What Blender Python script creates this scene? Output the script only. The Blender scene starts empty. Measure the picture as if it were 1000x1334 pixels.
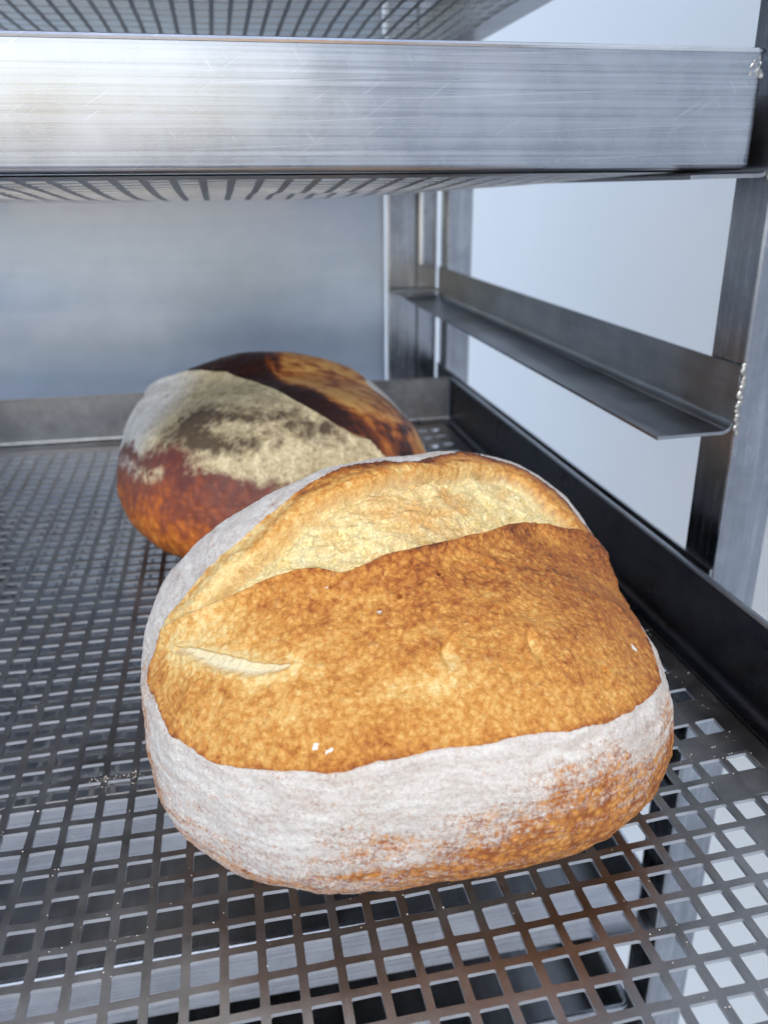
import bpy, bmesh, math, random
import numpy as np
from mathutils import Matrix, Vector

# ---------------------------------------------------------------- camera, sky, sun, exposure
# lengths below are in hole pitches of the perforated trays; one pitch is 12 mm
U = 0.012
CAMERA = {'loc': [1.1951, -18.443, 18.1203], 'R': [0.981453, -0.191469, -0.00944], 'U': [0.078949, 0.35883, 0.930058], 'F': [0.17469, 0.913554, -0.367292], 'f': 1062.862251384891}
scene = bpy.context.scene
COL = scene.collection
cam_data = bpy.data.cameras.new("camera")
cam = bpy.data.objects.new("camera", cam_data)
COL.objects.link(cam)
r_, u_, f_ = CAMERA['R'], CAMERA['U'], CAMERA['F']
cam.matrix_world = Matrix(((r_[0], u_[0], -f_[0], CAMERA['loc'][0] * U),
                           (r_[1], u_[1], -f_[1], CAMERA['loc'][1] * U),
                           (r_[2], u_[2], -f_[2], CAMERA['loc'][2] * U), (0, 0, 0, 1)))
cam_data.sensor_fit = 'VERTICAL'
cam_data.sensor_height = 36.0
cam_data.lens = 36.0 * CAMERA['f'] / 1334.0
cam_data.clip_start = 0.01
cam_data.clip_end = 200.0
cam_data.dof.use_dof = True
cam_data.dof.focus_distance = 24.5 * U
cam_data.dof.aperture_fstop = 12.0
scene.camera = cam
scene.cycles.max_bounces = 6
scene.cycles.diffuse_bounces = 3
scene.cycles.glossy_bounces = 4

SUN_EL, SUN_AZ = math.radians(42), math.radians(190)      # azimuth clockwise from +Y: behind the camera
world = bpy.data.worlds.new("World")
scene.world = world
world.use_nodes = True
wn = world.node_tree
bgn = wn.nodes['Background']
sky = wn.nodes.new('ShaderNodeTexSky')
sky.sky_type = 'NISHITA'
sky.sun_disc = False
sky.sun_elevation = SUN_EL
sky.sun_rotation = SUN_AZ
sky.air_density = 1.0
sky.dust_density = 1.0
wn.links.new(sky.outputs[0], bgn.inputs[0])
bgn.inputs[1].default_value = 0.15
sd = bpy.data.lights.new("sun", 'SUN')
sd.energy = 1.05
sd.angle = math.radians(14)
sd.color = (1.0, 0.93, 0.82)
sun = bpy.data.objects.new("sun", sd)
COL.objects.link(sun)
sdir = Vector((math.sin(SUN_AZ) * math.cos(SUN_EL), math.cos(SUN_AZ) * math.cos(SUN_EL), math.sin(SUN_EL)))
sun.rotation_euler = sdir.to_track_quat('Z', 'Y').to_euler()
scene.view_settings.view_transform = 'Standard'
scene.view_settings.look = 'None'
scene.view_settings.exposure = 0.96
scene.view_settings.gamma = 1.0

# ---------------------------------------------------------------- helpers
rng = random.Random(7)

def lin(r, g, b):
    def f(c):
        c /= 255.0
        return c / 12.92 if c <= 0.04045 else ((c + 0.055) / 1.055) ** 2.4
    return (f(r), f(g), f(b), 1.0)

def tag(o, label=None, cat=None, group=None, kind=None):
    if label: o['label'] = label
    if cat: o['category'] = cat
    if group: o['group'] = group
    if kind: o['kind'] = kind
    return o

def thing(name, loc, label, cat, group=None):
    o = bpy.data.objects.new(name, None)
    o.empty_display_size = 0.02
    COL.objects.link(o)
    o.location = [c * U for c in loc]
    return tag(o, label, cat, group)

def link_mesh(name, me, mat, parent=None, smooth=False):
    o = bpy.data.objects.new(name, me)
    COL.objects.link(o)
    if mat and not me.materials: me.materials.append(mat)
    if parent: o.parent = parent
    if smooth: me.polygons.foreach_set('use_smooth', [True] * len(me.polygons))
    return o

def mesh_from(name, verts, faces, mat, parent=None, smooth=False):
    me = bpy.data.meshes.new(name)
    me.from_pydata([(x * U, y * U, z * U) for x, y, z in verts], [], faces)
    me.update()
    return link_mesh(name, me, mat, parent, smooth)

def mesh_quads(name, V, Q, mat, parent=None, smooth=False, attrs=None):
    """numpy verts (n,3) in pitches, quads (m,4)"""
    me = bpy.data.meshes.new(name)
    V = np.asarray(V, np.float32) * U
    Q = np.asarray(Q, np.int32)
    me.vertices.add(len(V)); me.vertices.foreach_set('co', V.ravel())
    me.loops.add(Q.size); me.loops.foreach_set('vertex_index', Q.ravel())
    me.polygons.add(len(Q)); me.polygons.foreach_set('loop_start', np.arange(0, Q.size, 4, dtype=np.int32))
    me.polygons.foreach_set('use_smooth', np.full(len(Q), smooth))
    me.update(calc_edges=True)
    for k, a in (attrs or {}).items():
        at = me.attributes.new(k, 'FLOAT', 'POINT')
        at.data.foreach_set('value', np.asarray(a, np.float32))
    return link_mesh(name, me, mat, parent)

def box(x0, x1, y0, y1, z0, z1, bevel=0.0, seg=2):
    bm = bmesh.new()
    bmesh.ops.create_cube(bm, size=1.0)
    for v in bm.verts:
        v.co = Vector(((x0 + x1) / 2 + v.co.x * (x1 - x0), (y0 + y1) / 2 + v.co.y * (y1 - y0), (z0 + z1) / 2 + v.co.z * (z1 - z0)))
    if bevel:
        bmesh.ops.bevel(bm, geom=bm.edges[:], offset=bevel, segments=seg, affect='EDGES', profile=0.5)
    return bm

def put(name, bm, mat, parent=None, smooth=False):
    for v in bm.verts: v.co *= U
    me = bpy.data.meshes.new(name)
    bm.to_mesh(me); bm.free()
    return link_mesh(name, me, mat, parent, smooth)

def profile_run(name, prof, y0, y1, mat, parent, thick=0.14, axis='Y', steps=1, wob=0.0):
    """sheet-metal section: polyline prof of (x, z) thickened and run along an axis"""
    P = [Vector((a, 0, b)) for a, b in prof]
    n = len(P)
    nor = []
    for i in range(n):
        d = (P[min(i + 1, n - 1)] - P[max(i - 1, 0)]).normalized()
        nor.append(Vector((-d.z, 0, d.x)))
    ring = [P[i] + nor[i] * thick / 2 for i in range(n)] + [P[i] - nor[i] * thick / 2 for i in reversed(range(n))]
    V, Fc = [], []
    for s in range(steps + 1):
        y = y0 + (y1 - y0) * s / steps
        for p in ring:
            V.append((p.x, y, p.z + wob * math.sin(y * .7)) if axis == 'Y' else (y, p.x, p.z))
    m = len(ring)
    for s in range(steps):
        for i in range(m):
            a, b = s * m + i, s * m + (i + 1) % m
            Fc.append((a, b, b + m, a + m))
    for s in (0, steps):
        for i in range(n - 1):
            a = s * m
            Fc.append((a + i, a + i + 1, a + m - 2 - i, a + m - 1 - i))
    o = mesh_from(name, V, Fc, mat, parent)
    bm = bmesh.new(); bm.from_mesh(o.data)
    bmesh.ops.recalc_face_normals(bm, faces=bm.faces[:]); bm.to_mesh(o.data); bm.free()
    o.data.polygons.foreach_set('use_smooth', [True] * len(o.data.polygons))
    o.data.set_sharp_from_angle(angle=math.radians(35))
    return o

# numpy value noise, used to shape the loaves and dent the trays
_r = np.random.RandomState(11)
_tab = _r.rand(32768).astype(np.float32)
def vnoise(p, seed=0):
    i = np.floor(p).astype(np.int64); f = (p - i).astype(np.float32); f = f * f * (3 - 2 * f)
    out = np.zeros(len(p), np.float32)
    for dx in (0, 1):
        for dy in (0, 1):
            for dz in (0, 1):
                h = ((i[:, 0] + dx) * 73856093 ^ (i[:, 1] + dy) * 19349663 ^ (i[:, 2] + dz) * 83492791 ^ (seed * 7919)) & 32767
                w = (f[:, 0] if dx else 1 - f[:, 0]) * (f[:, 1] if dy else 1 - f[:, 1]) * (f[:, 2] if dz else 1 - f[:, 2])
                out += w * _tab[h]
    return out
def fbm(p, octaves=4, seed=0, gain=0.5):
    a, s, t = 1.0, 0.0, 0.0
    for k in range(octaves):
        s = s + a * vnoise(p * 2 ** k + 13.7 * k, seed + k); t += a; a *= gain
    return s / t
def sstep(a, b, x):
    t = np.clip((x - a) / (b - a), 0, 1)
    return t * t * (3 - 2 * t)

# ---------------------------------------------------------------- materials
class NT:
    def __init__(s, name):
        s.m = bpy.data.materials.new(name); s.m.use_nodes = True
        s.t = s.m.node_tree; s.b = s.t.nodes['Principled BSDF']
        tc = s.t.nodes.new('ShaderNodeTexCoord')
        mp = s.t.nodes.new('ShaderNodeMapping'); mp.inputs['Scale'].default_value = (1 / U,) * 3
        s.t.links.new(tc.outputs['Object'], mp.inputs[0]); s.co = mp.outputs[0]
    def link(s, v, inp):
        if isinstance(v, (int, float)): inp.default_value = v
        elif isinstance(v, tuple): inp.default_value = v
        else: s.t.links.new(v, inp)
    def scale(s, v, co=None, loc=(0, 0, 0), rot=(0, 0, 0)):
        n = s.t.nodes.new('ShaderNodeMapping'); n.inputs['Scale'].default_value = v
        n.inputs['Location'].default_value = loc; n.inputs['Rotation'].default_value = rot
        s.t.links.new(co or s.co, n.inputs[0]); return n.outputs[0]
    def noise(s, sc, det=4, rough=0.55, co=None, dist=0.0, col=False):
        n = s.t.nodes.new('ShaderNodeTexNoise'); n.inputs['Scale'].default_value = sc
        n.inputs['Detail'].default_value = det; n.inputs['Roughness'].default_value = rough; n.inputs['Distortion'].default_value = dist
        s.t.links.new(co or s.co, n.inputs['Vector']); return n.outputs['Color' if col else 'Fac']
    def vor(s, sc, feat='F1', co=None, rnd=1.0, out='Distance'):
        n = s.t.nodes.new('ShaderNodeTexVoronoi'); n.feature = feat; n.inputs['Scale'].default_value = sc
        n.inputs['Randomness'].default_value = rnd
        s.t.links.new(co or s.co, n.inputs['Vector']); return n.outputs[out]
    def ramp(s, v, stops, interp='LINEAR'):
        n = s.t.nodes.new('ShaderNodeValToRGB'); e = n.color_ramp; e.interpolation = interp
        while len(e.elements) < len(stops): e.elements.new(0.5)
        for el, (p, c) in zip(e.elements, stops):
            el.position = p; el.color = c if isinstance(c, tuple) else (c, c, c, 1)
        s.link(v, n.inputs[0]); return n.outputs[0]
    def math(s, op, a, b=0.0, clamp=False, c=None):
        n = s.t.nodes.new('ShaderNodeMath'); n.operation = op; n.use_clamp = clamp
        s.link(a, n.inputs[0]); s.link(b, n.inputs[1])
        if c is not None: s.link(c, n.inputs[2])
        return n.outputs[0]
    def rng(s, v, a, b, c=0.0, d=1.0):
        n = s.t.nodes.new('ShaderNodeMapRange'); s.link(v, n.inputs[0])
        for k, q in enumerate((a, b, c, d)): n.inputs[k + 1].default_value = q
        return n.outputs[0]
    def mix(s, f, a, b, mode='MIX'):
        n = s.t.nodes.new('ShaderNodeMix'); n.data_type = 'RGBA'; n.blend_type = mode
        s.link(f, n.inputs[0]); s.link(a, n.inputs[6]); s.link(b, n.inputs[7]); return n.outputs[2]
    def add_vec(s, a, b, k):
        n = s.t.nodes.new('ShaderNodeVectorMath'); n.operation = 'MULTIPLY_ADD'
        s.t.links.new(a, n.inputs[0]); n.inputs[1].default_value = (k, k, k); s.t.links.new(b, n.inputs[2]); return n.outputs[0]
    def attr(s, name):
        n = s.t.nodes.new('ShaderNodeAttribute'); n.attribute_name = name; return n.outputs['Fac']
    def bump(s, h, strength=0.3, dist=0.1, prev=None):
        n = s.t.nodes.new('ShaderNodeBump'); n.inputs['Strength'].default_value = strength
        n.inputs['Distance'].default_value = dist * U
        s.link(h, n.inputs['Height'])
        if prev: s.t.links.new(prev, n.inputs['Normal'])
        return n.outputs[0]
    def out(s, color=None, rough=None, metal=None, normal=None, spec=None):
        if color is not None: s.link(color, s.b.inputs['Base Color'])
        if rough is not None: s.link(rough, s.b.inputs['Roughness'])
        if metal is not None: s.link(metal, s.b.inputs['Metallic'])
        if normal is not None: s.link(normal, s.b.inputs['Normal'])
        if spec is not None: s.link(spec, s.b.inputs['Specular IOR Level'])
        return s.m

def metal(name, c0, c1, r0, r1, grain=(1, 1, 1), stain=None, stain_amt=0.0, bump=0.12, scratches=0.5):
    n = NT(name)
    g = n.noise(1.0, 6, 0.7, co=n.scale(grain))
    blot = n.noise(0.35, 5, 0.6)
    fine = n.noise(9.0, 3, 0.6)
    f = n.math('MULTIPLY_ADD', g, 0.6, c=n.math('MULTIPLY', blot, 0.45))
    col = n.mix(n.rng(f, 0.35, 0.72), c0, c1)
    rough = n.rng(n.math('ADD', n.math('MULTIPLY', g, 0.6), n.math('MULTIPLY', blot, 0.5)), 0.35, 0.8, r0, r1)
    # thin straight scratches in a few directions
    hs = None; n_amt = 0.32
    for k, (sx, rot, lo) in enumerate(((0.16, 0.55, 0.745), (0.10, -0.95, 0.75), (0.05, 0.04, 0.70))[:3 if scratches > .4 else 2]):
        cc = n.scale((sx, 1.0, 14.0), co=n.scale((1, 1, 1), rot=(0.3 * rot, rot, rot)))
        line = n.rng(n.noise(1.0, 1, 0.3, co=cc), lo, lo + 0.02)
        hs = line if hs is None else n.math('MAXIMUM', hs, line)
    col = n.mix(n.math('MULTIPLY', hs, scratches * n_amt), col, (0.85, 0.86, 0.88, 1))
    if stain:
        st = n.rng(n.noise(0.16, 6, 0.65), 0.5, 0.66)
        col = n.mix(n.math('MULTIPLY', st, stain_amt), col, stain)
    h = n.math('ADD', n.math('MULTIPLY', g, 0.5), n.math('ADD', n.math('MULTIPLY', fine, 0.2), n.math('MULTIPLY', hs, -0.5)))
    return n.out(col, rough, 1.0, n.bump(h, bump, 0.06))

M = {}
M['tray_bright'] = metal('tray_bright', (0.28, 0.295, 0.33, 1), (0.54, 0.56, 0.60, 1), 0.20, 0.40, (0.03, 0.5, 11.0), (0.38, 0.38, 0.40, 1), 0.45, 0.08, 0.60)
M['tray_edge'] = metal('tray_edge', (0.62, 0.62, 0.62, 1), (0.85, 0.85, 0.85, 1), 0.15, 0.3, (0.3, 0.3, 0.3))
M['lit_cut_edge'] = metal('lit_cut_edge', (0.42, 0.43, 0.45, 1), (0.66, 0.66, 0.66, 1), 0.30, 0.5, (1, 1, 1))
M['plate'] = metal('plate', (0.23, 0.223, 0.217, 1), (0.46, 0.44, 0.42, 1), 0.25, 0.48, (0.6, 0.6, 0.6), (0.30, 0.23, 0.19, 1), 0.7, 0.10, 0.25)
M['tray_dark_reflect'] = metal('tray_dark_reflect', (0.055, 0.062, 0.085, 1), (0.13, 0.14, 0.17, 1), 0.22, 0.42, (0.6, 0.3, 0.6), (0.12, 0.11, 0.10, 1), 0.5, 0.10, 0.12)  # dark base colour stands in for dark surroundings reflected in the walls
M['rack'] = metal('rack', (0.22, 0.24, 0.27, 1), (0.46, 0.48, 0.52, 1), 0.18, 0.36, (2.5, 2.5, 0.12), (0.20, 0.20, 0.21, 1), 0.6, 0.10, 0.3)
M['rail'] = metal('rail', (0.22, 0.23, 0.25, 1), (0.42, 0.43, 0.45, 1), 0.25, 0.45, (0.8, 0.06, 0.8), (0.20, 0.17, 0.15, 1), 0.6, 0.10, 0.3)
M['weld'] = metal('weld', (0.25, 0.24, 0.22, 1), (0.55, 0.53, 0.50, 1), 0.25, 0.5, (3, 3, 3), None, 0, 0.8)
M['panel'] = metal('panel', (0.55, 0.64, 0.78, 1), (0.72, 0.80, 0.92, 1), 0.28, 0.40, (0.015, 1, 0.30), None, 0, 0.0, 0.0)

_p = M['panel'].node_tree.nodes['Principled BSDF']; _p.inputs['Metallic'].default_value = 0.35; _p.inputs['Coat Weight'].default_value = 0.6; _p.inputs['Coat Roughness'].default_value = 0.06
n = NT('white_wall')
M['wall'] = n.out(n.ramp(n.noise(0.02, 4), [(0.3, (0.80, 0.80, 0.80, 1)), (0.7, (0.84, 0.84, 0.84, 1))]), 0.6, 0.0)
n = NT('concrete_ground')
M['ground'] = n.out(n.ramp(n.noise(0.05, 8, 0.65), [(0.3, (0.40, 0.40, 0.40, 1)), (0.7, (0.54, 0.54, 0.53, 1))]), 0.8, 0.0, n.bump(n.noise(2, 5), 0.2, 0.2))

# ---------------------------------------------------------------- the setting
mesh_from('ground', [(-4000, -4000, -95), (4000, -4000, -95), (4000, 4000, -95), (-4000, 4000, -95)], [(0, 1, 2, 3)], M['ground'])['kind'] = 'structure'
w = put('wall', box(52, 60, -420, 420, -94.9, 190, 0.3), M['wall']); w['kind'] = 'structure'  # stretch behind the camera added to darken reflections in the tray front

# ---------------------------------------------------------------- perforated trays
HOLE, CH = 0.38, 0.035
def sag_of(kind):
    if kind == 'low':
        return lambda X, Y: 0.1916 * (((X + 3) / 10) ** 2 - 4.97) * np.clip(1 - np.abs((Y - 15) / 31.) ** 4, 0, 1)
    return lambda X, Y: -1.0 * np.clip(1 - np.abs(X / 22.2) ** 2.5, 0, 1) * np.clip(1 - np.abs(Y / 31.) ** 3.0, 0, 1)

def perforated(sag, xc, yc, hx, hy, thick=0.13, ox=0.0, oy=0.0, py=1.0):
    """flat sheet with real square holes; every second row of holes runs one or two further out"""
    xs = np.arange(math.ceil(xc - hx + 1.4), math.floor(xc + hx - 0.9)) + 0.38 + ox
    ys = np.arange(math.ceil(yc - hy + 2.2), math.floor(yc + hy - 0.9)) - 0.38 + oy
    V, Q, cut = [], [], []
    def quad(*p):
        k = len(V); V.extend(p); Q.append((k, k + 1, k + 2, k + 3))
    nx = len(xs)
    if py != 1.0:
        ys = np.arange(ys[0], ys[-1], py)
    e = py / 2
    h = HOLE; c = CH
    g = e - .12
    octo = [(h, -g + c), (h, g - c), (h - c, g), (-h + c, g), (-h, g - c), (-h, -g + c), (-h + c, -g), (h - c, -g)]
    for jy, y in enumerate(ys):
        par = int(round(y + 0.38 - oy)) % 2 if py == 1.0 else 1
        for ix, x in enumerate(xs):
            full = ix >= nx - 2 or ix < 2
            if full and par == 0:
                quad((x - .5, y - e, 0), (x + .5, y - e, 0), (x + .5, y + e, 0), (x - .5, y + e, 0))
                quad((x - .5, y - e, -thick), (x - .5, y + e, -thick), (x + .5, y + e, -thick), (x + .5, y - e, -thick))
                continue
            o = [(x + a, y + b) for a, b in octo]
            cr = [(x + .5, y - e), (x + .5, y + e), (x - .5, y + e), (x - .5, y - e)]
            # sides then corners
            rings = [(0, 1, cr[0], cr[1]), (2, 3, cr[1], cr[2]), (4, 5, cr[2], cr[3]), (6, 7, cr[3], cr[0])]
            for z, flip in ((0, False), (-thick, True)):
                for a, b_, c0, c1 in rings:
                    p = [(*o[a], z), (*c0, z), (*c1, z), (*o[b_], z)]
                    quad(*(p[::-1] if flip else p))
                for (a, b_), cc in (((1, 2), cr[1]), ((3, 4), cr[2]), ((5, 6), cr[3]), ((7, 0), cr[0])):
                    p = [(*o[a], z), (*cc, z), (*cc, z), (*o[b_], z)]
                    mid = ((cc[0] * .999 + o[b_][0] * .001), (cc[1] * .999 + o[b_][1] * .001))
                    p[2] = (*mid, z)
                    quad(*(p[::-1] if flip else p))
            for k in range(8):
                a, b_ = o[k], o[(k + 1) % 8]
                cut.append(len(Q)); quad((*a, 0), (*b_, 0), (*b_, -thick), (*a, -thick))
    X0, X1, Y0, Y1 = xs[0] - .5, xs[-1] + .5, ys[0] - e, ys[-1] + e
    bx0, bx1, by0, by1 = xc - hx + .28, xc + hx - .28, yc - hy + .28, yc + hy - .28
    gy = [by0] + [y - e for y in ys] + [Y1, by1]
    gx = [bx0] + [x - .5 for x in xs] + [X1, bx1]
    for z, fl in ((0, 0), (-thick, 1)):
        for a, b_ in zip(gy[:-1], gy[1:]):
            for l, r in ((bx0, X0), (X1, bx1)):
                for s in range(2):
                    p0, p1 = l + (r - l) * s / 2, l + (r - l) * (s + 1) / 2
                    p = [(p0, a, z), (p1, a, z), (p1, b_, z), (p0, b_, z)]
                    quad(*(p[::-1] if fl else p))
        for a, b_ in zip(gx[1:-2], gx[2:-1]):
            for l, r in ((by0, Y0), (Y1, by1)):
                p = [(a, l, z), (b_, l, z), (b_, r, z), (a, r, z)]
                quad(*(p[::-1] if fl else p))
    V = np.array(V, float)
    jit = np.stack([vnoise(V * 2.3 + 5.5, 61) - .5, vnoise(V * 2.3 + 9.1, 62) - .5], -1)
    V[:, 2] += sag(V[:, 0], V[:, 1]) + .22 * (vnoise(V * .22 + 3.3, 63) - .5) * (np.abs(V[:, 1] - yc) < hy - 1.5) * (np.abs(V[:, 0] - xc) < hx - 1.5)
    V[:, :2] += jit * .035
    return V, Q, cut

def rim_loop(xc, yc, hx, hy, rc, n=6):
    pts = []
    for cx, cy, a0 in ((hx - rc, -hy + rc, -90), (hx - rc, hy - rc, 0), (-hx + rc, hy - rc, 90), (-hx + rc, -hy + rc, 180)):
        for k in range(n + 1):
            a = math.radians(a0 + 90 * k / n)
            pts.append((xc + cx + rc * math.cos(a), yc + cy + rc * math.sin(a), math.cos(a), math.sin(a)))
    return pts

def wall_part(name, pts, prof, mat, parent):
    """sheet wall swept along pts (x, y, outward nx, ny); prof of (inset, z) as a closed ring"""
    V, Fc = [], []
    m = len(prof)
    for x, y, nx, ny in pts:
        for i, z in prof:
            V.append((x - nx * i, y - ny * i, z))
    for s in range(len(pts) - 1):
        for i in range(m):
            a, b_ = s * m + i, s * m + (i + 1) % m
            Fc.append((a, a + m, b_ + m, b_))
    Fc.append(tuple(range(m))); Fc.append(tuple(len(V) - 1 - i for i in range(m)))
    o = mesh_from(name, V, Fc, mat, parent)
    bm = bmesh.new(); bm.from_mesh(o.data); bmesh.ops.recalc_face_normals(bm, faces=bm.faces[:]); bm.to_mesh(o.data); bm.free()
    o.data.polygons.foreach_set('use_smooth', [True] * len(o.data.polygons))
    o.data.set_sharp_from_angle(angle=math.radians(40))
    return o

def tray(label, base, centre, hx, hy, height, kind, mats, group='perforated bread trays in the rack', seam=0.55, solid=False, py=1.0):
    """base z of floor rim; parts: perforated_floor, two side_wall, front_wall, back_wall, rolled_edge"""
    t = thing('baking_sheet' if solid else 'perforated_tray', (centre[0], centre[1], base), label, 'tray', group)
    if kind == 'low':
        sg = sag_of('low'); sag = lambda X, Y: sg(X + centre[0], Y + centre[1])
    else:
        sag = sag_of('up')
    cx, cy = centre
    if solid:
        put('solid_floor', box(-hx + .28, hx - .28, -hy + .28, hy - .28, -0.13, 0.0), mats[0], t)
    else:
      V, Q, cut = perforated(lambda X, Y: sag(X, Y), 0, 0, hx, hy, ox=-(cx % 1.0), oy=-(cy % 1.0), py=py, thick=0.125 if kind == 'low' else 0.055 if py == 1.0 else 0.035)
      pf = mesh_quads('perforated_floor', V, Q, mats[0], t)
      pf.data.materials.append(M['lit_cut_edge'])            # sheared metal inside the holes, coloured brighter for sky light on it
      mi = np.zeros(len(Q), np.int32); mi[cut] = 1
      pf.data.polygons.foreach_set('material_index', mi)
    r = seam; th = 0.13; H = height
    inner = [(r * (1 - math.sin(math.radians(a))), r * (1 - math.cos(math.radians(a)))) for a in range(0, 91, 18)]
    inner = [(r + 0.25, 0.0)] + inner
    outer = [(i - 0.0, z) for i, z in inner]
    ring = [(i + (th if k >= len(inner) - 1 else th * k / len(inner)), z + (th * (1 - k / (len(inner) - 1)) if k < len(inner) else 0)) for k, (i, z) in enumerate(inner)]
    prof = outer + [(0.0, H)] + [(th, H)] + ring[::-1]
    n = 6
    L = rim_loop(0, 0, hx, hy, 0.42, n)
    # corners belong to the front and back walls
    front = L[3 * (n + 1):] + L[:n + 1]
    right = [L[n], L[n + 1]]
    back = L[n + 1:3 * (n + 1)]
    left = [L[3 * (n + 1) - 1], L[3 * (n + 1)]]
    wall_part('front_wall', front, prof, mats[1], t)
    wall_part('side_wall', right, prof, mats[2], t)
    wall_part('back_wall', back, prof, mats[4] if len(mats) > 4 else mats[2], t)
    wall_part('side_wall', left, prof, mats[2], t)
    hem = [(0.06 + 0.15 * math.cos(a), H + 0.02 + 0.10 * math.sin(a)) for a in [math.radians(k) for k in range(0, 360, 45)]]
    wall_part('rolled_edge', L + [L[0]], hem, mats[3], t)
    return t

def lump(name, pts, rad_, mat, parent, seed=1, sub=3):
    """weld bead: a run of overlapping lumps grown into one bumpy body"""
    r = random.Random(seed)
    bm = bmesh.new()
    for x, y, z in pts:
        k = r.uniform(.85, 1.12) * rad_
        mat4 = Matrix.Translation((x, y, z)) @ Matrix.Diagonal((k * r.uniform(.7, 1.1), k * r.uniform(.5, .8), k * r.uniform(.8, 1.2), 1))
        bmesh.ops.create_icosphere(bm, subdivisions=sub, radius=1.0, matrix=mat4)
    o = put(name, bm, mat, parent, True)
    rm = o.modifiers.new('remesh', 'REMESH'); rm.mode = 'VOXEL'; rm.voxel_size = 0.035 * U; rm.use_smooth_shade = True
    return o

bright = (M['plate'], M['tray_bright'], M['tray_bright'], M['tray_edge'])
dark = (M['plate'], M['tray_dark_reflect'], M['tray_dark_reflect'], M['rail'], M['rail'])
HX = 22.3
low = tray('perforated baking tray carrying both loaves, its walls coloured dark for what they reflect', 0.0, (-3.0, 15.0), HX, 31.0, 3.62, 'low', dark, seam=0.5)
up = tray('perforated tray just above the loaves, its scratched bright front wall facing the viewer', 18.68, (-1.68, 41.8), HX, 31.0, 3.82, 'up', bright, seam=0.25)
top = tray('perforated tray of the upper edge, only its mesh underside and right rail in view', 28.1, (-1.95, 41.8), HX, 31.0, 3.82, 'up', (M['rail'], M['tray_bright'], M['tray_bright'], M['tray_edge']), seam=0.25, py=1.9)
roof = tray('uppermost baking sheet, its underside glimpsed through the slots of the mesh at the upper edge', 37.5, (-1.95, 41.8), HX, 31.0, 3.82, 'up', (M['rack'], M['tray_bright'], M['tray_bright'], M['tray_edge']), group=None, seam=0.25, solid=True)
murky = (M['rail'], M['tray_bright'], M['tray_dark_reflect'], M['tray_edge'])
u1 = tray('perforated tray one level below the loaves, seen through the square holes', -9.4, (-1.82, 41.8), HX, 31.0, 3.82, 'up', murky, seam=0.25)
u2 = tray('tray two levels below the loaves, its floor made solid to darken the holes', -18.9, (-1.82, 41.8), HX, 31.0, 3.82, 'up', (M['rail'], M['tray_bright'], M['rail'], M['rack']), group=None, seam=0.25, solid=True)  # floor made solid so the bright ground does not show through
u3 = tray('added solid sheet three levels below the loaves, hiding the bright ground behind the holes', -28.4, (-1.82, 41.8), HX, 31.0, 3.82, 'up', (M['rail'], M['tray_bright'], M['rail'], M['rack']), group=None, seam=0.25, solid=True)  # added to block the view of bright ground below
# brazed corner of the tray above
lump('weld_bead', [(HX - .35 + rng.uniform(-.28, .25), -30.93, 3.35 + rng.uniform(-.35, .28)) for k in range(26)], 0.11, M['weld'], up, 3)

# ---------------------------------------------------------------- the rack
rk = thing('bakery_rack', (-2.4, 10.4, -95), 'tall steel rack of posts and angle rails holding the trays', 'rack')
Z0 = 95.0                     # rack parts are built relative to the rack's base
def rx(x): return x + 2.4
def ry(y): return y - 10.4
for sx in (1, -1):
    for y0 in (10.4, 55.3):
        x0, x1 = sorted((sx * 23.65, sx * 25.95))
        # folded channel: inner face, front face and a return
        bm = box(x0, x1, ry(y0), ry(y0 + 2.35), 0.0, 150.0, 0.12, 3)
        put('post', bm, M['rack'], rk)
# vertical strips of the rear frame
for (xa, xb, ya, yb, nm) in ((16.4, 19.15, 58.1, 58.6, 'rear_flange'), (19.15, 20.95, 57.8, 58.3, 'rear_flange'), (-25.0, -21.0, 58.1, 58.6, 'rear_flange')):
    put(nm, box(rx(xa), rx(xb), ry(ya), ry(yb), 0, 150, 0.06), M['rack'], rk)
put('stop_rod', box(rx(19.15), rx(19.62), ry(57.1), ry(57.5), Z0 + 11.6, Z0 + 19.5, 0.14, 3), M['tray_edge'], rk)
put('stop_rod', box(rx(16.3), rx(16.55), ry(57.7), ry(58.05), Z0 - 12, Z0 + 40, 0.08, 3), M['tray_edge'], rk)
put('cross_bar', box(rx(16.6), rx(21.2), ry(56.6), ry(57.5), Z0 + 9.3, Z0 + 9.6, 0.06), M['rail'], rk)
put('back_panel', box(rx(-25), rx(16.3), ry(59.0), ry(59.2), 4, 150, 0.03), M['panel'], rk)
def rail(sx, z, tip, tall=2.75):
    xo = 23.55
    prof = [(xo, tall)] + [(xo, 0.55)] + [(xo - .5 * (1 - math.cos(a)), .55 - .5 * math.sin(a)) for a in [math.radians(k) for k in (22, 45, 68, 90)]]
    prof += [(xo - tip + .35, 0.02), (xo - tip, 0.0)]
    prof = [(sx * a, b_ + z + Z0) for a, b_ in prof]
    return profile_run('rail', prof, ry(10.35), ry(57.6), M['rail'], rk, 0.14)
for z, tip in ((-28.45, 3.2), (-18.95, 3.2), (-9.45, 3.2), (-0.12, 3.2), (8.75, 3.3), (18.42, 3.2), (27.95, 2.4)):
    for sx in (1, -1):
        rail(sx, z, tip)
zr = Z0 + 8.75
wb = [(23.62 + rng.uniform(-.06, .08), -0.10, zr + 2.75 - 2.7 * k / 15 + rng.uniform(-.05, .05)) for k in [q * .6 for q in range(26)] if not 5.2 < k < 6.4]
lump('weld_bead', wb, 0.15, M['weld'], rk, 8)
lump('weld_bead', [(23.5 + rng.uniform(-.1, .1), -0.10, Z0 + 18.42 + .1 * k) for k in range(7)], 0.14, M['weld'], rk, 9)

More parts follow.
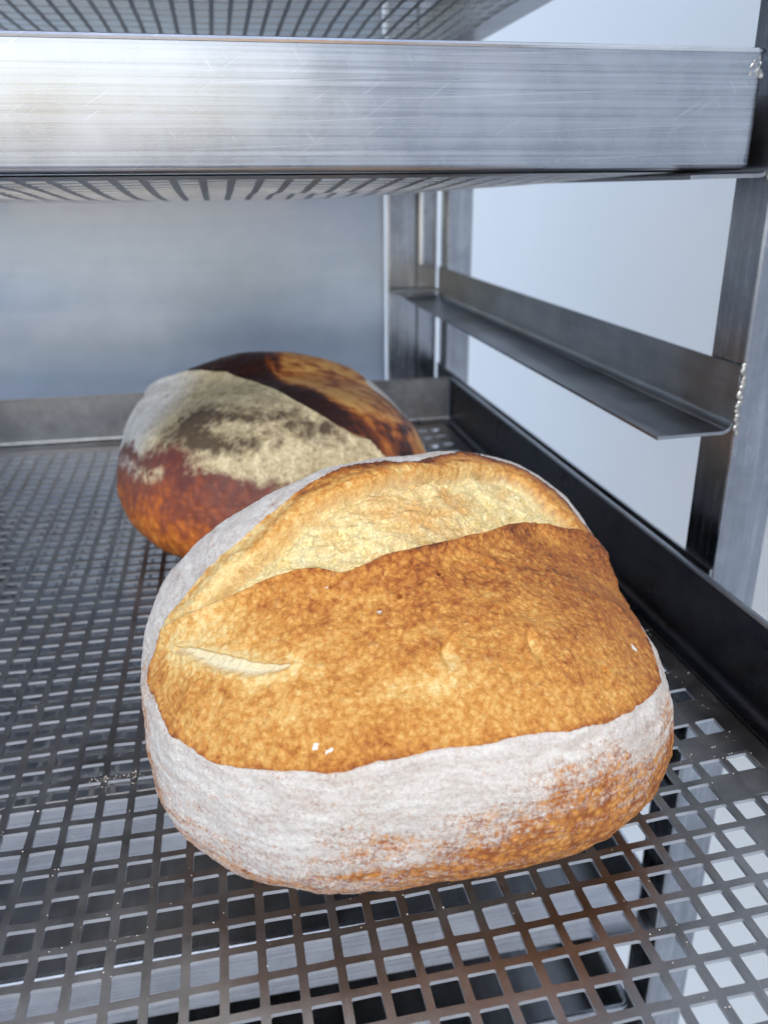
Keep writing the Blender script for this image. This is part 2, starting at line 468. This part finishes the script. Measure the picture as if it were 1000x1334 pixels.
# ---------------------------------------------------------------- loaves
FEATURES_FRONT = {
    'G': [[-1.075, -0.298], [-0.98, -0.346], [-0.879, -0.448], [-0.758, -0.504], [-0.621, -0.557], [-0.509, -0.574], [-0.366, -0.581], [-0.232, -0.578], [-0.099, -0.566], [0.002, -0.556], [0.215, -0.532], [0.409, -0.505], [0.559, -0.488], [0.689, -0.457], [0.827, -0.417], [1.036, -0.343], [1.061, -0.332], [1.168, -0.208], [1.443, 0.566], [1.387, 0.659], [1.284, 0.818], [1.191, 0.947], [1.068, 1.094], [0.929, 1.223], [0.74, 1.363], [0.518, 1.334], [0.314, 1.177], [0.112, 1.027], [-0.018, 1.017], [-0.192, 0.929], [-0.353, 0.835], [-0.506, 0.715], [-0.653, 0.584], [-0.793, 0.447], [-0.915, 0.293], [-1.006, 0.145], [-1.056, 0.037], [-1.087, -0.103], [-1.108, -0.172], [-1.107, -0.251]],
    'B': [[-0.924, -0.014], [-0.773, 0.036], [-0.702, 0.057], [-0.585, 0.107], [-0.435, 0.15], [-0.33, 0.149], [-0.239, 0.111], [-0.145, 0.147], [-0.035, 0.2], [0.106, 0.237], [0.315, 0.321], [0.555, 0.425], [0.814, 0.573], [0.967, 0.65], [1.13, 0.691], [1.238, 0.646], [1.415, 0.653], [1.452, 0.576], [1.425, 0.637], [1.373, 0.744], [1.257, 0.91], [1.113, 1.079], [0.98, 1.18], [0.725, 1.143], [0.45, 1.021], [0.155, 0.866], [-0.067, 0.726], [-0.252, 0.642], [-0.4, 0.562], [-0.485, 0.481], [-0.592, 0.355], [-0.744, 0.227], [-0.846, 0.09]],
    'E': [[-1.023, -0.039], [-0.924, -0.014], [-0.773, 0.036], [-0.702, 0.057], [-0.585, 0.107], [-0.435, 0.15], [-0.33, 0.149], [-0.239, 0.111], [-0.145, 0.147], [-0.035, 0.2], [0.106, 0.237], [0.315, 0.321], [0.555, 0.425], [0.814, 0.573], [0.967, 0.65], [1.13, 0.691], [1.238, 0.646], [1.415, 0.653], [1.452, 0.576], [1.485, 0.469]],
    'R': [[-1.04, -0.055], [-0.924, -0.014], [-0.846, 0.09], [-0.744, 0.227], [-0.592, 0.355], [-0.485, 0.481], [-0.4, 0.562], [-0.252, 0.642], [-0.067, 0.726], [0.155, 0.866], [0.45, 1.021], [0.725, 1.143], [0.98, 1.18], [1.113, 1.079], [1.257, 0.91], [1.373, 0.744], [1.437, 0.616]],
    'C': [[-0.936, -0.158], [-0.864, -0.178], [-0.772, -0.216], [-0.657, -0.254], [-0.526, -0.282], [-0.425, -0.281]],
    'W': [[-1.254, -0.162], [-1.138, -0.295], [-1.04, -0.435], [-0.957, -0.573], [-0.835, -0.675], [-0.687, -0.758], [-0.52, -0.812], [-0.317, -0.84], [-0.125, -0.819], [0.068, -0.779], [0.262, -0.714], [0.454, -0.621], [0.676, -0.56], [0.875, -0.501], [1.183, -0.434]],
    'pits': [[0.189, -0.268], [0.524, -0.264], [0.603, -0.287], [0.437, -0.279], [0.754, -0.313], [0.225, 0.105], [0.579, 0.146], [0.145, 0.023], [0.019, -0.019], [-0.294, 0.043], [-0.072, -0.088], [0.456, -0.071]],
    'fleck': [[1.024, -0.22], [-0.284, -0.517], [-0.245, -0.525], [-0.226, -0.5], [-0.304, 0.04], [-0.076, -0.091]],
}
FEATURES_BACK = {
    'P': [[-1.024, 0.683], [-0.722, 0.637], [-0.358, 0.499], [0.049, 0.115], [0.252, -0.087], [0.334, -0.189], [0.455, -0.292], [0.544, -0.37], [0.616, -0.412], [0.706, -0.427], [0.761, -0.504]],
    'Q': [[-1.476, -0.209], [-0.852, -0.471], [-0.645, -0.499], [-0.431, -0.523], [-0.212, -0.604], [-0.118, -0.648], [0.065, -0.677], [0.172, -0.687]],
    'D': [[0.199, 1.188], [0.515, 0.368], [0.511, -0.173], [0.563, -0.367]],
    'K': [[0.152, 1.021], [0.579, 0.098], [0.75, -0.124], [0.795, -0.357], [0.831, -0.477]],
    'arc': [[-1.465, -0.354], [-0.846, -0.601], [-0.551, -0.649]],
    'Z': [[1.465, 0.164], [1.123, -0.235], [1.027, -0.392]],
}
CENTRE_FRONT = [5.945, 6.238, 3.591]
HARM_FRONT = [0.0663, 0.0126, 0.0817, 0.173, -0.0237, 0.0717, -0.001, 0.0155, -0.0624, 0.0286, 0.0262, 0.1153, -0.042, 0.0202, 0.0606, -0.0324, -0.0662, -0.0964, 0.0774]
CENTRE_BACK = [2.767, 29.058, 4.868]
HARM_BACK = [0.0796, -0.096, -0.2516, -0.0251, 0.0297, 0.0967, -0.0401, 0.0085, -0.0282, 0.0784, -0.024, -0.0081, -0.0292, 0.0769, 0.0343, -0.0268, -0.0945, -0.0141, 0.0771]
_a0 = np.array((-.1, -.75, .65)); _a0 /= np.linalg.norm(_a0)
_e1 = np.cross(np.array([0, 0, 1.]), _a0); _e1 /= np.linalg.norm(_e1); _e2 = np.cross(_a0, _e1)
def dir_uv(d):
    c = np.clip(d @ _a0, -1, 1); ang = np.arccos(c); s = np.maximum(np.sin(ang), 1e-9)
    return np.stack([ang * (d @ _e1) / s, ang * (d @ _e2) / s], -1)
def harmonics(d):
    x, y, z = d[:, 0], d[:, 1], d[:, 2]
    return np.stack([x, y, z, x*y, x*z, y*z, x*x-y*y, 3*z*z-1, x*(x*x-3*y*y), y*(3*x*x-y*y), x*x*z-y*y*z, x*y*z, x*(5*z*z-1), y*(5*z*z-1), z*(5*z*z-3),
                     x**4-6*x*x*y*y+y**4, x*y*(x*x-y*y), z*x*(x*x-3*y*y), z*y*(3*x*x-y*y)], -1)
def loaf_radius(d, base, h):
    a, b, cu, cl = base
    x, y, z = d[:, 0] / a, d[:, 1] / b, d[:, 2]
    hxy = (np.abs(x) ** 2.25 + np.abs(y) ** 2.25) ** (2 / 2.25)
    ru = (hxy + (z / cu) ** 2) ** -.5
    rl = ((hxy + 1e-9) ** 1.8 + np.abs(z / cl) ** 3.6) ** (-1 / 3.6)
    return np.where(z > 0, ru, rl) * np.exp(harmonics(d) @ np.array(h))
def sphere_grid(n):
    """cube sphere: directions and quads, welded along the cube's edges"""
    t = np.tan((np.linspace(-1, 1, n + 1)) * math.pi / 4)
    A, B = np.meshgrid(t, t, indexing='ij'); one = np.ones_like(A)
    faces = [(one, A, B), (-one, B, A), (B, one, A), (A, -one, B), (A, B, one), (B, A, -one)]
    D, Q = [], []
    idx = np.arange((n + 1) ** 2).reshape(n + 1, n + 1)
    q = np.stack([idx[:-1, :-1], idx[1:, :-1], idx[1:, 1:], idx[:-1, 1:]], -1).reshape(-1, 4)
    for k, (x, y, z) in enumerate(faces):
        D.append(np.stack([x, y, z], -1).reshape(-1, 3)); Q.append(q + k * (n + 1) ** 2)
    D = np.concatenate(D); Q = np.concatenate(Q)
    key = np.round(D / np.abs(D).max(1, keepdims=True) * 1e5).astype(np.int64)
    kk = (key[:, 0] + 200000) * 10 ** 12 + (key[:, 1] + 200000) * 10 ** 6 + (key[:, 2] + 200000)
    _, first, inv = np.unique(kk, return_index=True, return_inverse=True)
    D = D[first]; Q = inv.ravel()[Q]
    return D / np.linalg.norm(D, axis=1, keepdims=True), Q
def dist_line(p, line):
    L = np.array(line, np.float32); best = np.full(len(p), 9., np.float32)
    for a, b in zip(L[:-1], L[1:]):
        ab = b - a; t = np.clip(((p - a) @ ab) / max(ab @ ab, 1e-9), 0, 1)
        e = p - a - t[:, None] * ab
        np.minimum(best, np.sqrt((e * e).sum(1)), out=best)
    return best
def in_poly(p, poly):
    L = np.array(poly, np.float32); c = np.zeros(len(p), bool)
    x, y = p[:, 0], p[:, 1]
    for (x0, y0), (x1, y1) in zip(L, np.roll(L, -1, 0)):
        k = ((y0 > y) != (y1 > y))
        c ^= k & (x < (x1 - x0) * (y - y0) / (y1 - y0 + 1e-12) + x0)
    return c
def signed(p, poly):
    d = dist_line(p, list(poly) + [poly[0]])
    return np.where(in_poly(p, poly), d, -d)
def smooth_line(line, closed=False, it=1):
    L = [tuple(a) for a in line]
    for _ in range(it):
        out = [] if closed else [L[0]]
        m = len(L)
        for i in range(m if closed else m - 1):
            a, b = L[i], L[(i + 1) % m]
            out += [(a[0] * .75 + b[0] * .25, a[1] * .75 + b[1] * .25), (a[0] * .25 + b[0] * .75, a[1] * .25 + b[1] * .75)]
        if not closed: out.append(L[-1])
        L = out
    return L
def seat(P, floor_z):
    """flatten the underside onto the tray"""
    zmin = P[:, 2].min()
    P[:, 2] += (floor_z - zmin) * sstep(2.0, zmin, P[:, 2])
    P[:, 2] = np.maximum(P[:, 2], floor_z)

D, Q = sphere_grid(300)
D = D.astype(np.float64)
keep_front = loaf_radius(D, (9., 9., 4.7, 4.2), HARM_FRONT)
P = D * keep_front[:, None]
uv = dir_uv(D).astype(np.float32)
PN = P.astype(np.float32)
wob = np.stack([fbm(PN * 1.1, 4, 1) - .5, fbm(PN * 1.1, 4, 9) - .5], -1)
wob2 = np.stack([fbm(PN * 5.0, 3, 21) - .5, fbm(PN * 5.0, 3, 29) - .5], -1)
uvw = uv + wob * 0.026 + wob2 * 0.006
G = FEATURES_FRONT['G']
k_ = G.index([1.168, -0.208])
G = G[:k_ + 1] + [[1.34, -0.02], [1.55, 0.2], [1.58, 0.45], [1.55, 0.6], [1.50, 0.76], [1.42, 0.93], [1.31, 1.06], [1.18, 1.22], [1.01, 1.34], [0.78, 1.42], [0.52, 1.355]] + G[k_ + 9:]
F_ = FEATURES_FRONT
sG = signed(uvw, smooth_line(G, True))
sB = signed(uvw, smooth_line(F_['B'], True))
uve = uv + wob * 0.030 + wob2 * 0.020
dE = dist_line(uve, F_['E'])
dR = dist_line(uve, F_['R'])
dC = dist_line(uv + wob2 * 0.015, F_['C'])
dE = np.sqrt(dE ** 2 + .010 ** 2); dR = np.sqrt(dR ** 2 + .012 ** 2)
bloom_g = sstep(-.010, .014, sB) * sstep(-.004, .006, sG)
gold = sstep(-.004, .006, sG)
bloom = sstep(-1, 1, (sB - .002) / (.008 + .030 * sstep(-.45, -.85, uvw[:, 0]))) * gold
El = np.array(F_['E']); vE = np.interp(uv[:, 0], El[:, 0], El[:, 1])
rim = sstep(-.02, .03, uv[:, 1] - vE) * (sB < 0) * (sG > -.01)
cu = np.clip((uv[:, 0] + .936) / .51, 0, 1)
slit_w = 0.010 + 0.020 * np.sin(np.pi * cu)
slit = sstep(1.0, .55, dC / slit_w)
n1 = fbm(PN * .55, 4, 3); n2 = fbm(PN * 1.9, 3, 4); n3 = fbm(PN * 5.5, 3, 5); n4 = fbm(PN * 13., 2, 6)
disp = .35 * (n1 - .5) + .10 * (n2 - .5) + .03 * (n3 - .5)
rr = np.hypot((uv[:, 0] - .45) / 1.1, uv[:, 1] + .02)
flap = gold * (1 - bloom_g) * (1 - rim)
disp += flap * (.42 * np.exp(-dE / .05) + .14 * np.exp(-dE / .30)) * np.clip(dE * 400, .0, 1) ** .2
fold = np.sin(rr * 55 + 14 * (n1 - .5) + 5 * (n2 - .5)) * sstep(.46, .26, rr) * sstep(.10, .20, rr) * sstep(.42, .62, fbm(PN * .9, 2, 91))
disp += flap * .045 * fold
disp += rim * gold * (.20 * np.exp(-((dR - .05) / .06) ** 2) + .04)
disp += bloom_g * (-.20 - .46 * np.exp(-dR / .03) - .10 * np.exp(-dE / .03) + .34 * (fbm(PN * np.float32([2.0, 3.6, 3.6]), 4, 14) - .5) - .16 * sstep(.62, .75, vnoise(PN * np.float32([1.6, 2.6, 2.6]), 31)))
disp += gold * .07 * np.exp(-np.abs(sG) / .012) * (1 - bloom)
disp += gold * (1 - bloom) * (.055 * (fbm(PN * 7.0, 3, 41) - .5) + .05 * (n4 - .5))
disp -= slit * .13
disp += .10 * np.exp(-((dC - slit_w) / .016) ** 2) * (dC > slit_w)
pit_tone = np.zeros(len(P))
for k, (a, b) in enumerate(F_['pits']):
    s = (.032, .022, .007, .006, .011, .011, .009, .013, .010, .006, .012, .008)[k]
    sy = s * (2.0 if k == 1 else 1.2)
    r2 = ((uv[:, 0] - a) / s) ** 2 + ((uv[:, 1] - b - (.02 if k == 1 else 0)) / sy) ** 2
    pit = np.exp(-r2 ** 1.5)
    disp += -.26 * pit * min(1, s / .020) + .05 * np.exp(-(np.sqrt(r2) - 1.7) ** 2)
    pit_tone += pit * (-.40 if s > .0125 else .22)
# flour: even band under the crust, thinning towards the foot of the loaf
W = np.array(F_['W']); vW = np.interp(uv[:, 0], W[:, 0], W[:, 1])
below = vW - (uv[:, 1] + wob[:, 1] * .16 + wob2[:, 1] * .08)
cov = 1 - sstep(-.12, .20, below) * (.56 + .30 * sstep(-.5, .5, uv[:, 0]))
cov = np.where(P[:, 2] < -3.35, np.maximum(cov, .62), cov)
flour = (1 - gold) * cov
disp += (1 - gold) * (.05 * (n4 - .5) + .01 * (n3 - .5))
# browning of the crust: along the ear and on its swelling to the right
t = .43 + .30 * (n1 - .5) + .25 * (n2 - .5) + pit_tone + .32 * (fbm(PN * np.float32([.7, 2.6, 2.6]), 3, 93) - .5) + flap * .05 * fold + .34 * np.exp(-dE / .035) * sstep(-.75, -.2, uv[:, 0])
t += .22 * np.exp(-(((uv[:, 0] - .35) / .35) ** 2 + ((uv[:, 1] - .12) / .22) ** 2)) + .16 * sstep(.6, 1.0, uv[:, 0])
t -= .42 * np.exp(-(((uv[:, 0] + .86) / .20) ** 2 + ((uv[:, 1] + .10) / .12) ** 2)) + .30 * np.exp(-((dC - .03) / .03) ** 2)
t -= .22 * np.exp(-(((uv[:, 0] - .15) / .28) ** 2 + ((uv[:, 1] + .38) / .10) ** 2)) + .10 * np.exp(-(((uv[:, 0] + .5) / .3) ** 2 + ((uv[:, 1] + .45) / .2) ** 2))
t += .30 * np.exp(-np.abs(sG) / .010)
t = t * (1 - rim) + rim * (.36 + .8 * (n2 - .5) + .80 * np.exp(-np.abs(sG) / .06) * sstep(-.8, .1, uv[:, 0]) - .30 * sstep(-.3, -.9, uv[:, 0]) - .28 * np.exp(-dR / .02))
toast = (.30 + 1.5 * (fbm(PN * .8, 3, 51) - .5) + .35 * np.exp(-(((uv[:, 0] - .15) / .5) ** 2 + ((uv[:, 1] - .55) / .16) ** 2)) - .35 * sstep(-.2, -.6, uv[:, 0])) * bloom
fleck = np.zeros(len(P), np.float32)
for k, (a, b) in enumerate(F_['fleck']):
    r2 = np.hypot(uvw[:, 0] - a, (uvw[:, 1] - b) / (1.8 if k == 0 else 1))
    fleck = np.maximum(fleck, sstep(.012, .005, r2 + .02 * (n4 - .5)) * sstep(.40, .55, fbm(PN * 9, 2, 77)))
nrm = P / np.linalg.norm(P, axis=1, keepdims=True)
Pd = P + nrm * disp[:, None]
Pw = Pd + np.array(CENTRE_FRONT)
seat(Pw, -.58)
loaf_base = (CENTRE_FRONT[0], CENTRE_FRONT[1], -.58)
front = thing('bread_loaf', loaf_base, 'golden sourdough loaf in front with a pale open score and white floured sides', 'bread', 'sourdough loaves on the tray')
n = NT('front_loaf')
gold_a, bloom_a, flour_a, tone_a, toast_a, slit_a = (n.attr(k) for k in ('gold', 'bloom', 'flour', 'tone', 'toast', 'slit'))
warp = n.add_vec(n.noise(3.0, 3, col=True), n.co, 0.30)
blis = n.vor(4.6, 'F1', co=warp)
blis2 = n.vor(11.0, 'F1', co=warp)
fine = n.noise(9.0, 5, 0.72)
mid = n.noise(4.2, 5, 0.7, dist=0.8)
grain = n.noise(38.0, 2, 0.6)
tn = n.math('ADD', tone_a, n.math('MULTIPLY', n.math('SUBTRACT', mid, 0.5), 0.50))
tn = n.math('ADD', tn, n.math('MULTIPLY', n.math('SUBTRACT', blis, 0.33), 0.40))
tn = n.math('ADD', tn, n.math('MULTIPLY', n.math('SUBTRACT', fine, 0.5), 0.9))
crust = n.ramp(tn, [(0.0, lin(242, 214, 150)), (0.22, lin(230, 182, 106)), (0.45, lin(212, 148, 70)), (0.75, lin(170, 98, 42)), (1.0, lin(104, 54, 30))])
pale = n.math('MULTIPLY', n.rng(n.vor(3.2, 'F1', co=warp), 0.10, 0.34, 1, 0), n.rng(n.noise(1.4, 3), 0.45, 0.65))
crust = n.mix(n.math('MULTIPLY', pale, 0.42), crust, lin(236, 192, 128))
# open crumb: strands over pale cells, toasted in places
sc = n.scale((1.0, 1.7, 1.7), co=n.add_vec(n.noise(1.2, 3, col=True), n.co, 0.9))
web = n.vor(2.0, 'DISTANCE_TO_EDGE', co=sc)
web2 = n.vor(5.0, 'DISTANCE_TO_EDGE', co=sc)
strand = n.math('MAXIMUM', n.rng(web, 0.0, 0.09, 1, 0), n.math('MULTIPLY', n.rng(web2, 0.0, 0.14, 1, 0), 0.35))
cell = n.mix(n.rng(n.noise(2.5, 5, 0.75), 0.35, 0.65), lin(236, 204, 128), lin(255, 240, 190))
fc = n.scale((1.0, 0.55, 0.8), co=n.add_vec(n.noise(1.0, 3, col=True), n.co, 1.1))
def ridge(sc_, lo):
    r = n.math('ABSOLUTE', n.math('SUBTRACT', n.noise(sc_, 2, 0.6, co=fc, dist=0.6), 0.5))
    return n.rng(r, 0.0, lo, 1, 0)
fibre = n.math('MAXIMUM', n.math('MULTIPLY', ridge(2.6, 0.035), 0.9), n.math('MAXIMUM', n.math('MULTIPLY', ridge(5.5, 0.045), 0.75), n.math('MULTIPLY', ridge(9.0, 0.05), 0.45)))
gap = n.math('MULTIPLY', n.rng(n.vor(1.7, 'SMOOTH_F1', co=fc), 0.12, 0.34, 1, 0), n.rng(n.noise(1.1, 2), 0.42, 0.56))
cell = n.mix(n.math('MULTIPLY', gap, 0.6), cell, lin(206, 180, 118))
blm = n.mix(n.math('MULTIPLY', fibre, 0.8), cell, lin(255, 238, 178))
ts = n.math('ADD', toast_a, n.math('MULTIPLY', n.math('SUBTRACT', n.noise(2.2, 6, 0.75, dist=1.0), 0.5), 1.3), True)
blm = n.mix(n.rng(ts, 0.30, 0.85, 0, 0.7), blm, lin(222, 160, 80))
col = n.mix(bloom_a, crust, blm)
col = n.mix(slit_a, col, n.mix(n.noise(5, 4), lin(228, 212, 166), lin(248, 238, 208)))
# floured sides
zst = n.scale((0.35, 0.35, 2.2), co=n.add_vec(n.noise(0.5, 2, col=True), n.co, 0.8))
streak = n.noise(1.3, 4, 0.6, co=zst)
under = n.ramp(n.math('ADD', n.math('MULTIPLY', n.noise(2.4, 5, 0.7), 0.7), n.math('MULTIPLY', blis, 0.5)), [(0.28, lin(236, 184, 104)), (0.48, lin(212, 142, 68)), (0.75, lin(160, 92, 50))])
under = n.mix(n.math('MULTIPLY', n.rng(n.vor(2.6, 'F1', co=n.scale((0.6, 0.6, 1.1), co=warp)), 0.05, 0.22, 1, 0), 0.6), under, lin(236, 188, 118))
th = n.math('ADD', flour_a, n.math('MULTIPLY', n.math('SUBTRACT', streak, 0.5), 1.5))
th = n.math('ADD', th, n.math('MULTIPLY', n.math('SUBTRACT', fine, 0.5), 1.7))
th = n.math('ADD', th, n.math('MULTIPLY', n.math('SUBTRACT', grain, 0.5), 0.9))
cover = n.rng(th, 0.24, 0.82)
thick = n.noise(1.7, 5, 0.7, co=zst)
fl = n.mix(n.rng(n.math('ADD', n.math('MULTIPLY', thick, 0.6), n.math('MULTIPLY', fine, 0.4)), 0.36, 0.64), lin(192, 180, 170), lin(240, 237, 231))
cover = n.math('MULTIPLY', cover, n.rng(grain, 0.3, 0.5, 0.86, 1.0))
has = n.rng(flour_a, 0.0, 0.04)
col2 = n.mix(gold_a, n.mix(cover, under, fl), col)
col2 = n.mix(n.math('MULTIPLY', n.math('MULTIPLY', gold_a, n.rng(flour_a, 0.3, 0.6)), 1.0), col2, lin(245, 242, 236))
dome = n.rng(n.vor(3.2, 'F1', co=warp), 0.06, 0.26, 1, 0)
h = n.math('ADD', n.math('ADD', n.math('MULTIPLY', blis, -0.30), n.math('MULTIPLY', dome, 0.35)), n.math('ADD', n.math('MULTIPLY', fine, 0.9), n.math('MULTIPLY', grain, 0.25)))
hb = n.math('ADD', n.math('MULTIPLY', fibre, 0.38), n.math('ADD', n.math('MULTIPLY', gap, -0.35), n.math('MULTIPLY', fine, 0.4)))
hf = n.math('ADD', n.math('MULTIPLY', grain, 0.5), n.math('MULTIPLY', fine, 0.6))
hm = n.mix(bloom_a, h, hb)
hm = n.mix(gold_a, hf, hm)
M['front_loaf'] = n.out(col2, n.mix(gold_a, (0.9,) * 3 + (1,), n.mix(bloom_a, (0.43,) * 3 + (1,), (0.5,) * 3 + (1,))), 0.0, n.bump(hm, 0.85, 0.13), 0.35)
# one continuous body; the split crust, crumb and flour are its own relief
mesh_quads('crust', Pw - np.array(loaf_base), Q, M['front_loaf'], front, True,
           dict(gold=gold, bloom=bloom, flour=np.maximum(flour, fleck * 1.2), slit=slit, tone=np.clip(t, 0, 1.3), toast=np.clip(toast, 0, 1), side=1 - gold, toning=np.clip(below, -1, 1)))

D, Q = sphere_grid(170)
rb = loaf_radius(D, (9., 8., 5., 4.4), HARM_BACK)
P = D * rb[:, None]
uv = dir_uv(D).astype(np.float32); PN = P.astype(np.float32)
wob = np.stack([fbm(PN * .8, 4, 61) - .5, fbm(PN * .8, 4, 69) - .5], -1)
Fb = FEATURES_BACK
Pl = np.array(Fb['P']); Ql = np.array(Fb['Q'])
vP = np.interp(uv[:, 0], Pl[:, 0], Pl[:, 1]); vQ = np.interp(uv[:, 0], Ql[:, 0], Ql[:, 1])
up_edge = vP - uv[:, 1] - wob[:, 1] * .03
low_edge = uv[:, 1] + wob[:, 1] * .30 - vQ
patch = sstep(-.008, .012, up_edge) * sstep(-.07, .10, low_edge)
dP = dist_line(uv, Fb['P'])
dK = dist_line(uv + wob * .1, Fb['K']); dD = dist_line(uv + wob * .2, Fb['D']); dZ = dist_line(uv, Fb['Z'])
above = sstep(.0, -.02, up_edge)
n1 = fbm(PN * .5, 4, 71); n2 = fbm(PN * 1.6, 3, 72); n3 = fbm(PN * 4, 3, 73)
dk = sum(w * np.exp(-(((uv[:, 0] - a) / ra) ** 2 + ((uv[:, 1] - b) / rb_) ** 2)) for a, b, ra, rb_, w in ((-.40, -.30, .24, .14, .85), (-.50, -.50, .24, .12, .80), (.10, -.33, .34, .10, .62), (.45, -.42, .16, .08, .7), (-.1, -.50, .3, .06, .7)))
soot = np.clip((dk + .9 * (n2 - .5) + .4 * (n3 - .5)), 0, 1) * patch
burn = above * np.clip(1.22 + .7 * (fbm(PN * np.float32([.5, 2.4, 2.4]), 3, 88) - .5) - .9 * sstep(.10, .34, np.minimum(dP, 9) ) * sstep(.1, .5, uv[:, 0]) + .9 * (n2 - .5) + .35 * np.exp(-dD / .08) + .5 * np.exp(-dZ / .06), 0, 1)
burn = burn - above * .55 * np.exp(-dK / .07)
burn = np.where(uv[:, 0] < .15, np.maximum(burn, above * .92), burn)
disp = .25 * (n1 - .5) + .10 * (n2 - .5) + .05 * (n3 - .5) + patch * .35 * np.exp(-np.abs(up_edge) / .05) - above * .12
white_end = sstep(-.02, .05, uv[:, 0] - 1.36 - wob[:, 0] * .2) * (uv[:, 1] > -.6)
Pw = P + D * disp[:, None] + np.array(CENTRE_BACK)
Pw[:, 2] = np.where(Pw[:, 2] < 1.5, Pw[:, 2], Pw[:, 2])
seat(Pw, -.68)
base2 = (CENTRE_BACK[0], CENTRE_BACK[1], -.68)
back = thing('bread_loaf', base2, 'dark baked sourdough loaf behind, with burnt ridge and greyish flour patch', 'bread', 'sourdough loaves on the tray')
n = NT('back_loaf')
patch_a, soot_a, burn_a, above_a, arc_a, low_a, cold_a = (n.attr(k) for k in ('patch', 'soot', 'burn', 'above', 'arc', 'low', 'cold'))
fine = n.noise(7.0, 4, 0.7); mid = n.noise(1.6, 5, 0.7, dist=0.6)
warp = n.add_vec(n.noise(1.0, 3, col=True), n.co, 0.6)
blis = n.vor(2.6, 'SMOOTH_F1', co=warp)
lo = n.ramp(n.math('ADD', n.math('MULTIPLY', low_a, 0.7), n.math('ADD', n.math('MULTIPLY', n.math('SUBTRACT', mid, 0.5), 0.9), n.math('MULTIPLY', n.math('SUBTRACT', blis, .35), -0.5))),
            [(0.0, lin(96, 48, 40)), (0.35, lin(130, 66, 42)), (0.62, lin(176, 94, 34)), (0.95, lin(216, 146, 62))])
fm = n.math('ADD', n.math('MULTIPLY', mid, 0.6), n.math('MULTIPLY', fine, 0.4))
fl = n.mix(cold_a, n.mix(n.rng(fm, 0.35, 0.62), lin(138, 120, 88), lin(216, 203, 168)), n.mix(n.rng(fm, 0.3, 0.6), lin(190, 186, 180), lin(226, 224, 220)))
st = n.rng(n.math('ADD', soot_a, n.math('MULTIPLY', n.math('SUBTRACT', n.noise(2.2, 6, 0.7), 0.5), 1.7)), 0.15, 0.80)
fl = n.mix(n.math('MULTIPLY', st, 0.92), fl, n.mix(n.noise(0.7, 2), lin(58, 36, 32), lin(66, 54, 40)))
hi = n.ramp(n.math('ADD', n.math('MULTIPLY', n.math('SUBTRACT', n.noise(1.3, 5, 0.7, dist=0.8), 0.5), 1.0), burn_a), [(0.05, lin(220, 168, 96)), (0.35, lin(186, 116, 52)), (0.62, lin(122, 60, 26)), (0.9, lin(48, 22, 18))])
col = n.mix(above_a, lo, hi)
cv = n.rng(n.math('ADD', patch_a, n.math('MULTIPLY', n.math('SUBTRACT', n.noise(2.6, 5, 0.7), 0.5), 1.1)), 0.22, 0.80)
cv = n.math('MAXIMUM', n.math('MULTIPLY', cv, n.rng(patch_a, 0.0, 0.2)), n.math('MULTIPLY', arc_a, n.rng(mid, 0.4, 0.6)))
col = n.mix(cv, col, fl)
M['back_loaf'] = n.out(col, n.mix(cv, (0.42,) * 3 + (1,), (0.9,) * 3 + (1,)), 0.0, n.bump(n.math('ADD', fine, blis), 0.5, 0.12), 0.4)
arcd = dist_line(uv + wob * .08, Fb['arc'])
mesh_quads('crust', Pw - np.array(base2), Q, M['back_loaf'], back, True,
           dict(patch=np.maximum(patch, white_end), soot=soot, burn=burn, above=above, arc=sstep(.07, .01, arcd) * .8 + white_end * .0, low=np.clip(-low_edge / .45, 0, 1), cold=np.maximum(sstep(-.6, -1.2, uv[:, 0]), white_end)))

# ---------------------------------------------------------------- loose flour and crumbs on the mesh
n = NT('crumb'); M['crumb'] = n.out(lin(232, 226, 214), 0.9, 0.0)
CV, CF = [], []
def crumb(x, y, z, s):
    k = len(CV)
    ps = [(0, 0, 1), (1, 0, 0), (0, 1, 0), (-1, 0, 0), (0, -1, 0), (0, 0, -1)]
    for a, b_, c in ps:
        q = s * rng.uniform(.6, 1.3); CV.append((x + a * q, y + b_ * q, z + c * q * .7))
    for i in range(1, 5):
        j = i % 4 + 1
        CF.append((k, k + i, k + j)); CF.append((k + 5, k + j, k + i))
sg = sag_of('low')
def on_metal(x, y):
    fx, fy = (x % 1.0), (y % 1.0)
    return fx < .0 or fx > .80 or (fy > .04 and fy < .20)
cnt = 0
clusters = [(-3.8, 6.2, .5, 26), (1.8, -3.6, 1.0, 22), (-2.8, -1.0, 1.2, 20), (16.3, 7.0, .6, 130), (-3.6, 6.0, .35, 40), (15.6, 3.0, 1.2, 60), (6.5, -3.0, 3.5, 110), (11.0, -4.5, 2.0, 30), (-5, 3, 3, 30), (-7, 14, 2.5, 14), (4, -5, 6, 50)]
for cx, cy, s, num in clusters:
    k = 0
    while k < num:
        x, y = rng.gauss(cx, s), rng.gauss(cy, s)
        if on_metal(x, y) or x > 17.6:
            z = float(sg(np.array([x]), np.array([y]))[0])
            crumb(x, y, z + .01, rng.uniform(.008, .03) * (1.6 if rng.random() < .06 else 1)); k += 1
mesh_from('loose_flour', [(a - 6, b_, c) for a, b_, c in CV], CF, M['crumb'])
lf = bpy.data.objects['loose_flour']; lf.location = (6 * U, 0, 0)
tag(lf, 'white flour specks and crumbs scattered on the tray mesh', 'flour', kind='stuff')
